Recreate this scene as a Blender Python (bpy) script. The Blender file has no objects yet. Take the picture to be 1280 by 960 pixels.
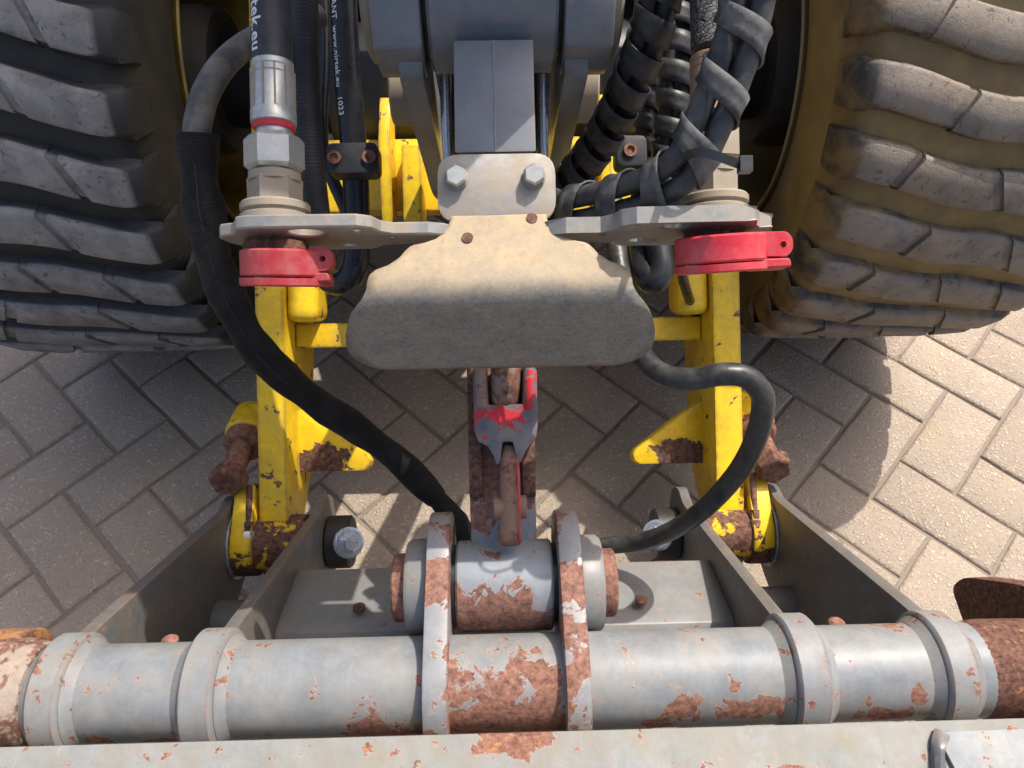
import bpy, bmesh, math, random
from mathutils import Vector, Matrix, noise as mnoise
random.seed(7)
R = math.radians
SC = bpy.context.scene
COL = SC.collection

# ------------------------------------------------------------------ camera, sky, sun, exposure
PITCH, YAW, FOC, CAMH = R(53.4), R(1.5), 930.0, 1.15          # focal length in pixels of a 1280 wide frame
cd = bpy.data.cameras.new('Camera'); cam = bpy.data.objects.new('Camera', cd); COL.objects.link(cam)
cam.location = (0, 0, CAMH); cam.rotation_euler = (math.pi/2 - PITCH, 0, -YAW)
cd.sensor_width = 36; cd.lens = 36*FOC/1280; cd.clip_start = 0.01; cd.clip_end = 200
SC.camera = cam
SUN = Vector((0.43, 0.36, 1.0)).normalized()                    # towards the sun
w = bpy.data.worlds.new('World'); SC.world = w; w.use_nodes = True
wn = w.node_tree; bg = wn.nodes['Background']
sky = wn.nodes.new('ShaderNodeTexSky'); sky.sky_type = 'NISHITA'; sky.sun_disc = False
sky.sun_elevation = math.asin(SUN.z); sky.sun_rotation = math.atan2(SUN.x, SUN.y)
sky.air_density = 0.8; sky.dust_density = 5.0
wn.links.new(sky.outputs[0], bg.inputs[0]); bg.inputs[1].default_value = 0.15
sd = bpy.data.lights.new('sun', 'SUN'); sd.energy = 3.4; sd.angle = R(0.55); sd.color = (1.0, 0.94, 0.85)
sun = bpy.data.objects.new('sun', sd); COL.objects.link(sun)
sun.rotation_euler = SUN.to_track_quat('Z', 'Y').to_euler(); sun.location = (2, 2, 4)
SC.view_settings.view_transform = 'Standard'; SC.view_settings.look = 'None'
SC.view_settings.exposure = 0.82; SC.view_settings.gamma = 1.0; SC.view_settings.use_curve_mapping = False
SC.render.engine = 'CYCLES'; SC.cycles.use_denoising = True; SC.cycles.denoising_prefilter = 'ACCURATE'
SC.cycles.max_bounces = 8; SC.cycles.sample_clamp_indirect = 6

# ------------------------------------------------------------------ frames of reference
FH = Vector((math.sin(YAW), math.cos(YAW), 0)); RT = Vector((math.cos(YAW), -math.sin(YAW), 0)); ZZ = Vector((0, 0, 1))
FW = FH*math.cos(PITCH) - ZZ*math.sin(PITCH); UP = FH*math.sin(PITCH) + ZZ*math.cos(PITCH)
C0 = Vector((0, 0, CAMH))
def P(x, y, d):                       # a point of the place seen along a line of sight at distance d
    return C0 + (RT*((x-640)/FOC) + FW - UP*((y-480)/FOC))*d
cp, sp = math.cos(PITCH), math.sin(PITCH)
E2 = Vector((0, sp, cp)); E3 = Vector((0, cp, -sp)); E1 = Vector((1, 0, 0))
def U(a, b, d): return C0 + E1*a + E2*b + E3*d     # boom frame: across, up along the boom slope, into the machine
def YZ(y, d):                         # machine side view of a sight line
    q = C0 + (E3 - E2*((y-480)/FOC))*d
    return (q.y, q.z)

# ------------------------------------------------------------------ node helpers
class M:
    def __init__(s, name):
        s.m = bpy.data.materials.new(name); s.m.use_nodes = True
        s.t = s.m.node_tree; s.b = s.t.nodes['Principled BSDF']
        s.pos = s.t.nodes.new('ShaderNodeNewGeometry').outputs['Position']
    def n(s, ty, ins=None, **pr):
        nd = s.t.nodes.new(ty)
        for k, v in pr.items(): setattr(nd, k, v)
        for k, v in (ins or {}).items():
            if isinstance(v, bpy.types.NodeSocket): s.t.links.new(v, nd.inputs[k])
            else: nd.inputs[k].default_value = v
        return nd
    def set(s, **kw):
        for k, v in kw.items():
            k = k.replace('_', ' ')
            if isinstance(v, bpy.types.NodeSocket): s.t.links.new(v, s.b.inputs[k])
            else: s.b.inputs[k].default_value = v
    def noise(s, sc, det=4, ro=.55, dist=0, vec=None):
        return s.n('ShaderNodeTexNoise', {'Vector': vec or s.pos, 'Scale': sc, 'Detail': det, 'Roughness': ro, 'Distortion': dist}).outputs['Fac']
    def math(s, op, a, b=0.0, c=None):
        d = {0: a, 1: b}
        if c is not None: d[2] = c
        return s.n('ShaderNodeMath', d, operation=op).outputs[0]
    def ramp(s, fac, a, b):
        return s.n('ShaderNodeMapRange', {'Value': fac, 'From Min': a, 'From Max': b}).outputs[0]
    def mix(s, f, a, b):
        if isinstance(a, tuple): a = a + (1,) if len(a) == 3 else a
        if isinstance(b, tuple): b = b + (1,) if len(b) == 3 else b
        return s.n('ShaderNodeMix', {0: f, 6: a, 7: b}, data_type='RGBA').outputs[2]
    def bump(s, h, st=.3, dist=.002, nrm=None):
        d = {'Height': h, 'Strength': st, 'Distance': dist}
        if nrm: d['Normal'] = nrm
        s.set(Normal=s.n('ShaderNodeBump', d).outputs[0])
    def edge(s, rad=.007):
        bv = s.n('ShaderNodeBevel', {'Radius': rad}, samples=4).outputs[0]
        g = s.n('ShaderNodeNewGeometry').outputs['True Normal']
        dt = s.n('ShaderNodeVectorMath', {0: bv, 1: g}, operation='DOT_PRODUCT').outputs['Value']
        return s.math('SUBTRACT', 1.0, dt)
    def blobs(s, bl):
        out = None
        for c, r in bl:
            v = s.n('ShaderNodeVectorMath', {0: s.pos, 1: c}, operation='SUBTRACT').outputs[0]
            v = s.n('ShaderNodeVectorMath', {0: v, 1: r}, operation='DIVIDE').outputs[0]
            l = s.n('ShaderNodeVectorMath', {0: v}, operation='LENGTH').outputs['Value']
            l = s.math('SUBTRACT', 1.0, l)
            out = l if out is None else s.math('MAXIMUM', out, l)
        return out

def rust_colour(k, sc=140, dark=0.0):
    a = k.mix(k.ramp(k.noise(sc, 6, .7), .35, .68), (.10*(1-dark), .046*(1-dark), .034*(1-dark)), (.31*(1-dark*.6), .155*(1-dark*.6), .108*(1-dark*.6)))
    return k.mix(k.ramp(k.noise(sc*.45, 5, .7), .60, .72), a, (.40, .19, .075))

def painted(name, c1, c2, thr=.66, sc=55, rough=.45, blobs=None, edge=.0, dirt=None, dirt_a=.0, bump=.35, spec=.4, rustdark=0.0, metal=0.0, streak=None):
    k = M(name)
    col = k.mix(k.ramp(k.noise(18, 5, .6), .3, .7), c1, c2)
    fine = k.noise(420, 3, .6)
    film = k.n('ShaderNodeTexNoise', {'Vector': k.n('ShaderNodeMapping', {'Vector': k.pos, 'Scale': (55, 14, 14)}).outputs[0], 'Scale': 1.0, 'Detail': 6.0, 'Roughness': .65}).outputs['Fac']
    col = k.mix(k.math('MULTIPLY', k.ramp(film, .52, .70), .35), col, tuple(x*.6+.03 for x in c2))
    col = k.mix(k.math('MULTIPLY', k.ramp(fine, .5, .75), .25), col, tuple(x*1.5 for x in c2))
    scr = k.n('ShaderNodeTexNoise', {'Vector': k.n('ShaderNodeMapping', {'Vector': k.pos, 'Scale': (260, 30, 45), 'Rotation': (.3, .4, .9)}).outputs[0], 'Scale': 1.0, 'Detail': 4.0, 'Roughness': .7}).outputs['Fac']
    col = k.mix(k.math('MULTIPLY', k.ramp(k.noise(55, 7, .7, .6), .42, .66), .4), col, tuple(x*.62 for x in c2))
    col = k.mix(k.math('MULTIPLY', k.ramp(scr, .60, .72), .14), col, tuple(min(1, x*1.6+.03) for x in c1))
    if dirt:
        col = k.mix(k.math('MULTIPLY', k.ramp(k.noise(26, 7, .7), .38, .68), dirt_a), col, dirt)
    chip = k.noise(sc, 9, .62, .35)
    chip = k.math('SUBTRACT', chip, thr)
    if blobs:
        b = k.blobs(blobs)
        b = k.math('ADD', k.math('MULTIPLY', b, .35), k.math('MULTIPLY', k.math('SUBTRACT', k.noise(45, 10, .64, .6), .5), .8))
        chip = k.math('MAXIMUM', chip, b)
    if edge > 0:
        e = k.math('SUBTRACT', k.math('MULTIPLY', k.edge(.007), edge), k.math('MULTIPLY', k.ramp(k.noise(60, 7, .7), .3, .68), .5))
        chip = k.math('MAXIMUM', chip, k.math('MULTIPLY', e, .3))
    mask = k.ramp(chip, 0, .012)
    col = k.mix(k.math('MULTIPLY', k.ramp(chip, -.085, 0.0), .30), col, (.24, .15, .10) if c1[0] < .5 else (.45, .25, .03))
    rim = k.math('SUBTRACT', k.ramp(chip, -.016, -.006), mask)
    col = k.mix(k.math('MULTIPLY', k.math('MAXIMUM', rim, 0.0), .3), col, tuple(min(1, x*1.35+.05) for x in c1))
    col = k.mix(mask, col, rust_colour(k, 170, rustdark))
    k.set(Base_Color=col, Roughness=k.math('ADD', k.math('MULTIPLY', mask, .4), k.math('ADD', rough-.12, k.math('MULTIPLY', k.noise(40, 4), .24))), Metallic=metal)
    k.b.inputs['Specular IOR Level'].default_value = spec
    h = k.math('ADD', k.math('MULTIPLY', mask, -.6), k.math('MULTIPLY', k.math('MULTIPLY', mask, k.noise(380, 4, .7)), .9))
    h = k.math('ADD', h, k.math('MULTIPLY', k.noise(75, 5, .6), .35))
    k.bump(h, bump, .0012)
    return k.m

def rusty(name, dark=0.0, sc=150, tint=None, ta=0.3, thr=.5, bump=.6):
    k = M(name); c = rust_colour(k, sc, dark)
    if tint: c = k.mix(k.math('MULTIPLY', k.ramp(k.noise(45, 7, .65, .3), thr, thr+.05), ta), c, tint)
    k.set(Base_Color=c, Roughness=.8); k.b.inputs['Specular IOR Level'].default_value = .25
    k.bump(k.noise(320, 6, .75), bump, .0015); return k.m

def rubber(name, c, dust, amt, rough=.6, sc=40, bump=.2, bs=300):
    k = M(name)
    f = k.math('MULTIPLY', k.ramp(k.noise(sc, 7, .65), .4, .7), amt)
    k.set(Base_Color=k.mix(f, c, dust), Roughness=k.math('ADD', rough, k.math('MULTIPLY', f, .3)))
    k.b.inputs['Specular IOR Level'].default_value = .35
    k.bump(k.noise(bs, 4, .6), bump, .001); return k.m

def plain(name, c, rough=.5, metal=0.0, var=.25, sc=60, bump=.1):
    k = M(name)
    k.set(Base_Color=k.mix(k.ramp(k.noise(sc, 6, .65), .3, .7), c, tuple(x*(1-var) for x in c)), Roughness=k.math('ADD', rough-.1, k.math('MULTIPLY', k.noise(sc*1.7, 5), .2)), Metallic=metal)
    k.bump(k.noise(250, 4, .6), bump, .001); return k.m

def zinc(name, c1, dust, lo, hi, amt=1.0, rough=.5, metal=.45, stain=None):
    k = M(name)
    spang = k.n('ShaderNodeTexVoronoi', {'Vector': k.pos, 'Scale': 220}).outputs['Color']
    sp_ = k.n('ShaderNodeSeparateColor', {0: spang}).outputs[0]
    base = k.mix(k.math('MULTIPLY', sp_, .5), c1, tuple(x*.72 for x in c1))
    f = k.math('MULTIPLY', k.ramp(k.noise(38, 8, .68, .2), lo, hi), amt)
    col = k.mix(f, base, dust)
    if stain: col = k.mix(k.math('MULTIPLY', k.ramp(k.noise(75, 7, .7), .6, .72), .55), col, stain)
    k.set(Base_Color=col, Roughness=k.math('ADD', rough, k.math('MULTIPLY', f, .35)), Metallic=k.math('MULTIPLY', k.math('SUBTRACT', 1.0, f), metal))
    k.bump(k.noise(260, 5, .7), .18, .0008); return k.m

# ------------------------------------------------------------------ geometry helpers
class G:
    def __init__(s): s.bm = bmesh.new(); s.uv = None
    def face(s, vs):
        try: return s.bm.faces.new(vs)
        except ValueError: return None
    def ring(s, pts): return [s.bm.verts.new(p) for p in pts]
    def bridge(s, a, b):
        n = len(a)
        return [s.face((a[i], a[(i+1) % n], b[(i+1) % n], b[i])) for i in range(n)]
    def box(s, c, h, rot=None):
        m = rot or Matrix.Identity(3); c = Vector(c)
        v = [s.bm.verts.new(c + m @ Vector((x*h[0], y*h[1], z*h[2]))) for x in (-1, 1) for y in (-1, 1) for z in (-1, 1)]
        for f in ((0,1,3,2), (4,6,7,5), (0,4,5,1), (2,3,7,6), (0,2,6,4), (1,5,7,3)): s.face([v[i] for i in f])
        return s
    def plate(s, outer, holes, mp, t0, t1):          # 2-D outline with holes, mp(u, v, t) -> point
        loops = [outer] + list(holes); tops = []; bots = []; edges = []
        for lp in loops:
            t = s.ring([mp(p[0], p[1], t1) for p in lp]); b = s.ring([mp(p[0], p[1], t0) for p in lp])
            tops.append(t); bots.append(b); s.bridge(b, t)
        if len(loops) == 1:
            s.face(tops[0]); s.face(list(reversed(bots[0])))
        else:
            for ls in (tops, bots):
                es = []
                for r in ls:
                    for i in range(len(r)):
                        e = s.bm.edges.get((r[i], r[(i+1) % len(r)])); es.append(e)
                bmesh.ops.triangle_fill(s.bm, edges=es, use_beauty=True)
        return s
    def px(s, outer, x0, x1, holes=()):              # side-view outline (y, z) extruded across
        return s.plate(outer, holes, lambda a, b, t: Vector((t, a, b)), x0, x1)
    def lathe(s, prof, o, ax, n=32, ref=None, cap=True, hexa=None):
        o = Vector(o); ax = Vector(ax).normalized()
        ref = Vector(ref) if ref else (Vector((0, 0, 1)) if abs(ax.z) < .9 else Vector((1, 0, 0)))
        u = ax.cross(ref).normalized(); v = ax.cross(u)
        prev = None; first = None
        for t, r in prof:
            rg = s.ring([o + ax*t + (u*math.cos(a) + v*math.sin(a))*r for a in [2*math.pi*i/n for i in range(n)]])
            if prev: s.bridge(prev, rg)
            else: first = rg
            prev = rg
        if cap: s.face(list(reversed(first))); s.face(prev)
        return s
    def cyl(s, p0, p1, r, r1=None, n=32, ch=0.0):
        p0 = Vector(p0); p1 = Vector(p1); L = (p1-p0).length; r1 = r if r1 is None else r1
        pr = [(0, r), (L, r1)] if not ch else [(0, r-ch), (ch, r), (L-ch, r1), (L, r1-ch)]
        return s.lathe(pr, p0, p1-p0, n)
    def tube(s, pts, r, n=14, wide=1.0, cap=True, rs=None, wob=0.0):
        uvl = s.bm.loops.layers.uv.verify()
        fr = frames(pts); prev = None; L = 0; last = None
        for k, (c, t, a, b) in enumerate(fr):
            if last is not None: L += (c-last).length
            last = c
            rr = rs[k] if rs else r
            pt = []
            for i in range(n):
                th = 2*math.pi*i/n; q = rr
                if wob: q = rr*(1 + wob*mnoise.noise(Vector((c.x*40+math.cos(th)*1.3, c.y*40+math.sin(th)*1.3, c.z*40))))
                pt.append(c + a*math.cos(th)*q*wide + b*math.sin(th)*q)
            rg = s.ring(pt)
            if prev:
                for i in range(n):
                    f = s.face((prev[i], prev[(i+1) % n], rg[(i+1) % n], rg[i]))
                    if f:
                        uu = (i/n*6.283*r*wide, (i+1)/n*6.283*r*wide)
                        for lp, q in zip(f.loops, ((uu[0], PL), (uu[1], PL), (uu[1], L), (uu[0], L))): lp[uvl].uv = q
            elif cap: s.face(list(reversed(rg)))
            prev = rg; PL = L
        if cap: s.face(prev)
        return s
    def bevel(s, w, seg=2, ang=35):
        bmesh.ops.remove_doubles(s.bm, verts=s.bm.verts, dist=1e-6)
        es = [e for e in s.bm.edges if len(e.link_faces) == 2 and e.calc_face_angle(0) > R(ang)]
        bmesh.ops.bevel(s.bm, geom=es, offset=w, segments=seg, affect='EDGES', profile=.6, clamp_overlap=True)
        return s

def frames(pts):
    n = len(pts); out = []
    for i in range(n):
        t = (pts[min(i+1, n-1)] - pts[max(i-1, 0)]).normalized()
        a = t.cross(C0 - pts[i])
        a = a.normalized() if a.length > 1e-6 else Vector((1, 0, 0))
        if out and a.dot(out[-1][2]) < 0: a = -a
        out.append((pts[i], t, a, a.cross(t).normalized()))
    return out
def spline(pts, m=8):
    q = [Vector(p) for p in pts]; q = [q[0]*2-q[1]] + q + [q[-1]*2-q[-2]]; out = []
    for i in range(1, len(q)-2):
        a, b, c, d = q[i-1:i+3]
        for k in range(m):
            t = k/m; out.append(.5*((2*b) + (c-a)*t + (2*a-5*b+4*c-d)*t*t + (3*b-a-3*c+d)*t**3))
    out.append(q[-2]); return out
def circ(y, z, r, n=28, a0=0, a1=360):
    return [(y + r*math.cos(R(a0+(a1-a0)*i/n)), z + r*math.sin(R(a0+(a1-a0)*i/n))) for i in range(n if a1-a0 == 360 else n+1)]
def hull(ps):
    ps = sorted(set((round(a, 6), round(b, 6)) for a, b in ps))
    def half(it):
        o = []
        for p in it:
            while len(o) > 1 and (o[-1][0]-o[-2][0])*(p[1]-o[-2][1]) - (o[-1][1]-o[-2][1])*(p[0]-o[-2][0]) <= 0: o.pop()
            o.append(p)
        return o
    a = half(ps); b = half(reversed(ps)); return a[:-1] + b[:-1]
def rounded(poly, r, k=4):                # round the corners of a 2-D outline
    out = []; n = len(poly)
    for i in range(n):
        p = Vector(poly[i]); a = Vector(poly[i-1]); b = Vector(poly[(i+1) % n])
        da = a-p; db = b-p; q = min(r, da.length*.45, db.length*.45)
        s = p + da.normalized()*q; e = p + db.normalized()*q
        for j in range(k+1):
            t = j/k; v = s*(1-t)**2 + p*2*t*(1-t) + e*t*t; out.append((v.x, v.y))
    return out

ORG = {}
def finish(g, name, mat, org, smooth=40, recalc=True):
    if recalc: bmesh.ops.recalc_face_normals(g.bm, faces=g.bm.faces)
    me = bpy.data.meshes.new(name); 
    for v in g.bm.verts: v.co -= org
    g.bm.to_mesh(me); g.bm.free(); me.materials.append(mat)
    me.shade_smooth()
    if smooth < 180: me.set_sharp_from_angle(angle=R(smooth))
    return me
def part(name, g, mat, parent, smooth=40, label=None):
    o = bpy.data.objects.new(name, finish(g, name, mat, ORG[parent], smooth)); COL.objects.link(o); o.parent = parent; ORG[o] = ORG[parent]
    if label: o['label'] = label
    return o
def tag(o, label, cat, group=None):
    o['label'] = label; o['category'] = cat
    if group: o['group'] = group
    return o
def thing(name, label, cat, loc, group=None):
    o = bpy.data.objects.new(name, None); COL.objects.link(o); o.location = loc; ORG[o] = Vector(loc); o.empty_display_size = .05
    return tag(o, label, cat, group)
def single(name, g, mat, label, cat, group=None, smooth=40):
    vs = [v.co for v in g.bm.verts]; org = Vector(((min(v.x for v in vs)+max(v.x for v in vs))/2, (min(v.y for v in vs)+max(v.y for v in vs))/2, min(v.z for v in vs)))
    o = bpy.data.objects.new(name, finish(g, name, mat, org, smooth)); COL.objects.link(o); o.location = org; ORG[o] = org
    return tag(o, label, cat, group)
def solid(o, t, off=0.0):
    m = o.modifiers.new('Solidify', 'SOLIDIFY'); m.thickness = t; m.offset = off; return o

# ------------------------------------------------------------------ materials
GREY1, GREY2 = (.205, .215, .22), (.155, .165, .175)
ORANGE = (.42, .2, .09)
PINY, PINZ = YZ(672, 1.09)
YB = [((q*.329, PINY-.045, PINZ-.02), (.06, .055, .040)) for q in (-1, 1)]
m_yellow = painted('yellow_paint', (.86, .58, .010), (.78, .50, .010), thr=.625, sc=42, rough=.38, blobs=YB, edge=2.6, dirt=(.42, .27, .05), dirt_a=.45, rustdark=.4, bump=.25)
m_grey = painted('grey_paint', GREY1, GREY2, thr=.645, sc=42, rough=.45, edge=1.4, dirt=(.20, .19, .16), dirt_a=.5)
m_greydark = painted('dark_grey_paint', (.115, .125, .135), (.085, .092, .10), thr=.76, sc=50, rough=.4, edge=.5, dirt=(.15, .14, .12), dirt_a=.3)
m_rust = rusty('rust'); m_rustdark = rusty('dark_rust', .55, 190)
m_rustpaint = rusty('rust_with_grey_paint', .3, 170, (.20, .22, .25), .9, .56)
m_black = plain('black_metal', (.018, .019, .021), .45); m_blackseal = rubber('black_seal', (.008, .008, .009), (.05, .05, .05), .3, .35)
m_chrome = plain('bright_zinc', (.62, .66, .70), .28, .75, .15)
m_zinc = zinc('dusty_zinc', (.30, .295, .28), (.29, .225, .145), .36, .66, .75, .42, .5)
m_zincclean = zinc('zinc_fitting', (.46, .465, .43), (.34, .29, .22), .55, .8, .5, .34, .55)
m_zincbrown = zinc('brown_dusty_zinc', (.29, .26, .21), (.26, .205, .145), .3, .6, .9, .5, .4)

# ------------------------------------------------------------------ pavement: herringbone pavers
k = M('joint_sand'); k.set(Base_Color=k.mix(k.noise(120, 6, .7), (.17, .14, .112), (.27, .222, .178)), Roughness=.95); k.bump(k.noise(600, 4, .7), .6, .003); m_sand = k.m
k = M('paver_concrete')
rnd = k.n('ShaderNodeObjectInfo').outputs['Random']
wp = k.n('ShaderNodeVectorMath', {0: k.pos, 1: k.n('ShaderNodeVectorMath', {0: k.n('ShaderNodeTexNoise', {'Vector': k.pos, 'Scale': 160.0, 'Detail': 3.0}).outputs['Color'], 'Scale': .006}, operation='SCALE').outputs[0]}, operation='ADD').outputs[0]
vo = k.n('ShaderNodeTexVoronoi', {'Vector': wp, 'Scale': 190, 'Randomness': 1.0})
vo2 = k.n('ShaderNodeTexVoronoi', {'Vector': wp, 'Scale': 130, 'Randomness': 1.0})
cellc = k.n('ShaderNodeSeparateColor', {0: vo.outputs['Color']}).outputs[0]
cell2 = k.n('ShaderNodeSeparateColor', {0: vo2.outputs['Color']}).outputs[0]
base = k.mix(rnd, (.30, .242, .188), (.385, .312, .243))
base = k.mix(k.math('MULTIPLY', k.ramp(k.noise(16, 6, .65), .4, .7), .6), base, (.27, .23, .20))
base = k.mix(k.math('MULTIPLY', k.ramp(k.noise(170, 6, .75), .40, .66), .6), base, (.43, .352, .27))
base = k.mix(k.math('MULTIPLY', k.ramp(k.noise(260, 5, .75), .52, .66), .6), base, (.18, .145, .118))
agg = k.math('MULTIPLY', k.math('GREATER_THAN', cellc, .74), k.ramp(vo.outputs['Distance'], .62, .38))
base = k.mix(k.math('MULTIPLY', agg, k.math('ADD', .12, k.math('MULTIPLY', cell2, .6))), base, (.60, .51, .41))
agg2 = k.math('MULTIPLY', k.math('GREATER_THAN', cell2, .88), k.ramp(vo2.outputs['Distance'], .45, .2))
base = k.mix(k.math('MULTIPLY', agg2, .5), base, (.52, .42, .31))
base = k.mix(k.math('MULTIPLY', k.ramp(k.noise(9, 5, .6, .5), .56, .72), .35), base, (.33, .26, .14))
k.set(Base_Color=base, Roughness=.88); k.b.inputs['Specular IOR Level'].default_value = .2
k.bump(k.math('ADD', k.noise(170, 7, .78), k.math('MULTIPLY', agg, .5)), .9, .004); m_paver = k.m

g = G(); g.bm.faces.new([g.bm.verts.new(v) for v in ((-14, -8, -.0050), (14, -8, -.0050), (14, 20, -.0050), (-14, 20, -.0050))])
pave = bpy.data.objects.new('pavement', finish(g, 'pavement', m_sand, Vector())); COL.objects.link(pave); pave['kind'] = 'structure'; ORG[pave] = Vector()
pave['label'] = 'beige concrete block pavement laid in herringbone'
PW = .1044
az = R(44.03); DA = Vector((math.sin(az), math.cos(az), 0)); DB = Vector((math.cos(az), -math.sin(az), 0))
q = P(1195, 617, 1); dd = (q-C0); O1 = C0 + dd*(-CAMH/dd.z); O0 = O1 - DA*PW - DB*PW + Vector((-.001, -.001, 0))
def paver_mesh(seed, lx, ly):
    rd = random.Random(seed); gg = G(); gap = .0020
    hx, hy = lx/2-gap, ly/2-gap; rings = []
    def outline(ins, z, jit):
        pts = []
        cor = [(-hx, -hy), (hx, -hy), (hx, hy), (-hx, hy)]; nseg = [4, 2, 4, 2] if lx > ly else [2, 4, 2, 4]
        for e in range(4):
            a = Vector(cor[e]); b = Vector(cor[(e+1) % 4])
            for i in range(nseg[e]):
                t = (i/nseg[e]) + (0 if i else .0); p = a.lerp(b, t)
                cx = -1 if p.x < 0 else 1; cy = -1 if p.y < 0 else 1
                x = p.x*(1-ins/hx) if abs(abs(p.x)-hx) < 1e-5 else p.x
                y = p.y*(1-ins/hy) if abs(abs(p.y)-hy) < 1e-5 else p.y
                pts.append(Vector((x + jit[len(pts)][0], y + jit[len(pts)][1], z + (jit[len(pts)][2] if z < 0 else 0))))
        return pts
    jit = [(rd.uniform(-.0012, .0012), rd.uniform(-.0012, .0012), rd.uniform(-.001, .0005)) for _ in range(12)]
    for ins, z in ((-.0005, -.03), (.0005, -.004), (.0035, -.0006), (.007, 0)): rings.append(gg.ring(outline(ins, z, jit)))
    for a, b in zip(rings, rings[1:]): gg.bridge(a, b)
    gg.face(rings[-1])
    return finish(gg, 'paver', m_paver, Vector(), 60)
PM = [paver_mesh(i, 2*PW, PW) for i in range(5)]
rd = random.Random(3); npv = 0
for i in range(-16, 22):
    for j in range(-16, 24):
        c = (i-j) % 4
        if c == 0: ctr = O0 + DB*PW*(i+1) + DA*PW*(j+.5); ang = math.atan2(DB.y, DB.x)
        elif c == 3: ctr = O0 + DB*PW*(i+.5) + DA*PW*(j+1); ang = math.atan2(DA.y, DA.x)
        else: continue
        v = ctr - C0; dz = v.dot(FW); sx = 640+FOC*v.dot(RT)/dz if dz > .1 else -1e9; sy = 480-FOC*v.dot(UP)/dz if dz > .1 else -1e9
        if not (-230 < sx < 1510 and 60 < sy < 1000) or (sy < 330 and 150 < sx < 1110 and ctr.y > 1.75): continue
        if npv >= 290 : continue
        o = bpy.data.objects.new('paver', rd.choice(PM)); COL.objects.link(o); o.parent = pave; npv += 1
        o.location = ctr + Vector((0, 0, rd.uniform(-.0010, .0012)))
        o.rotation_euler = (rd.gauss(0, .005), rd.gauss(0, .005), ang + rd.gauss(0, .009) + (math.pi if rd.random() < .5 else 0))

# ------------------------------------------------------------------ wheels
TY, TZ, TR = 1.164, .45, .45
def tyre_mat(name, dust, da, base=(.028, .029, .032), top=(.33, .31, .285), ta=.92, lo=.428):
    k = M(name)
    rel = k.n('ShaderNodeVectorMath', {0: k.pos, 1: (0, TY, TZ)}, operation='SUBTRACT').outputs[0]
    sx = k.n('ShaderNodeSeparateXYZ', {0: rel}); rr = k.math('SQRT', k.math('ADD', k.math('POWER', sx.outputs[1], 2.0), k.math('POWER', sx.outputs[2], 2.0)))
    wornmask = k.ramp(rr, lo+.0125, lo+.016)           # ground-off top of the blocks
    f = k.math('MULTIPLY', wornmask, k.math('ADD', .42, k.math('MULTIPLY', k.ramp(k.noise(24, 6, .62), .34, .66), .58)))
    col = k.mix(k.math('MULTIPLY', k.ramp(k.noise(22, 6, .65, .3), .38, .62), da), base, dust)
    col = k.mix(k.math('MULTIPLY', f, ta), col, top)
    pits = k.ramp(k.noise(100, 5, .66, .8), .59, .67)
    col = k.mix(k.math('MULTIPLY', k.math('MULTIPLY', pits, wornmask), .6), col, (.03, .028, .027))
    k.set(Base_Color=col, Roughness=k.math('ADD', .52, k.math('MULTIPLY', f, .35))); k.b.inputs['Specular IOR Level'].default_value = .4
    k.bump(k.math('SUBTRACT', k.noise(220, 6, .75), k.math('MULTIPLY', k.math('MULTIPLY', pits, wornmask), 1.0)), .5, .0025)
    return k.m
m_tyreL = tyre_mat('tyre_rubber', (.06, .053, .043), .3)
m_tyreR = tyre_mat('clay_stained_tyre_rubber', (.24, .16, .065), .8, base=(.035, .036, .040), top=(.25, .215, .18))
m_wallR = rubber('clay_stained_sidewall', (.17, .118, .045), (.30, .21, .085), .8, .6, 18)
m_wallL = rubber('dark_sidewall', (.022, .021, .019), (.075, .06, .035), .5, .6, 18)
X0, X1 = .430, .805; TWD = X1-X0; NB = 32
def off(s):                                  # S-shaped run of a tread bar across the width
    h = s*2; i = math.floor(min(h, 1.999)); f = h-i; f = f*f*(3-2*f)
    return -R(5.6)*(i+f)
def crown(s):
    e = 2*abs(s-.5)
    return TR - .006*e**4 - .010*max(0, (e-.86)/.14)**2
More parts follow.
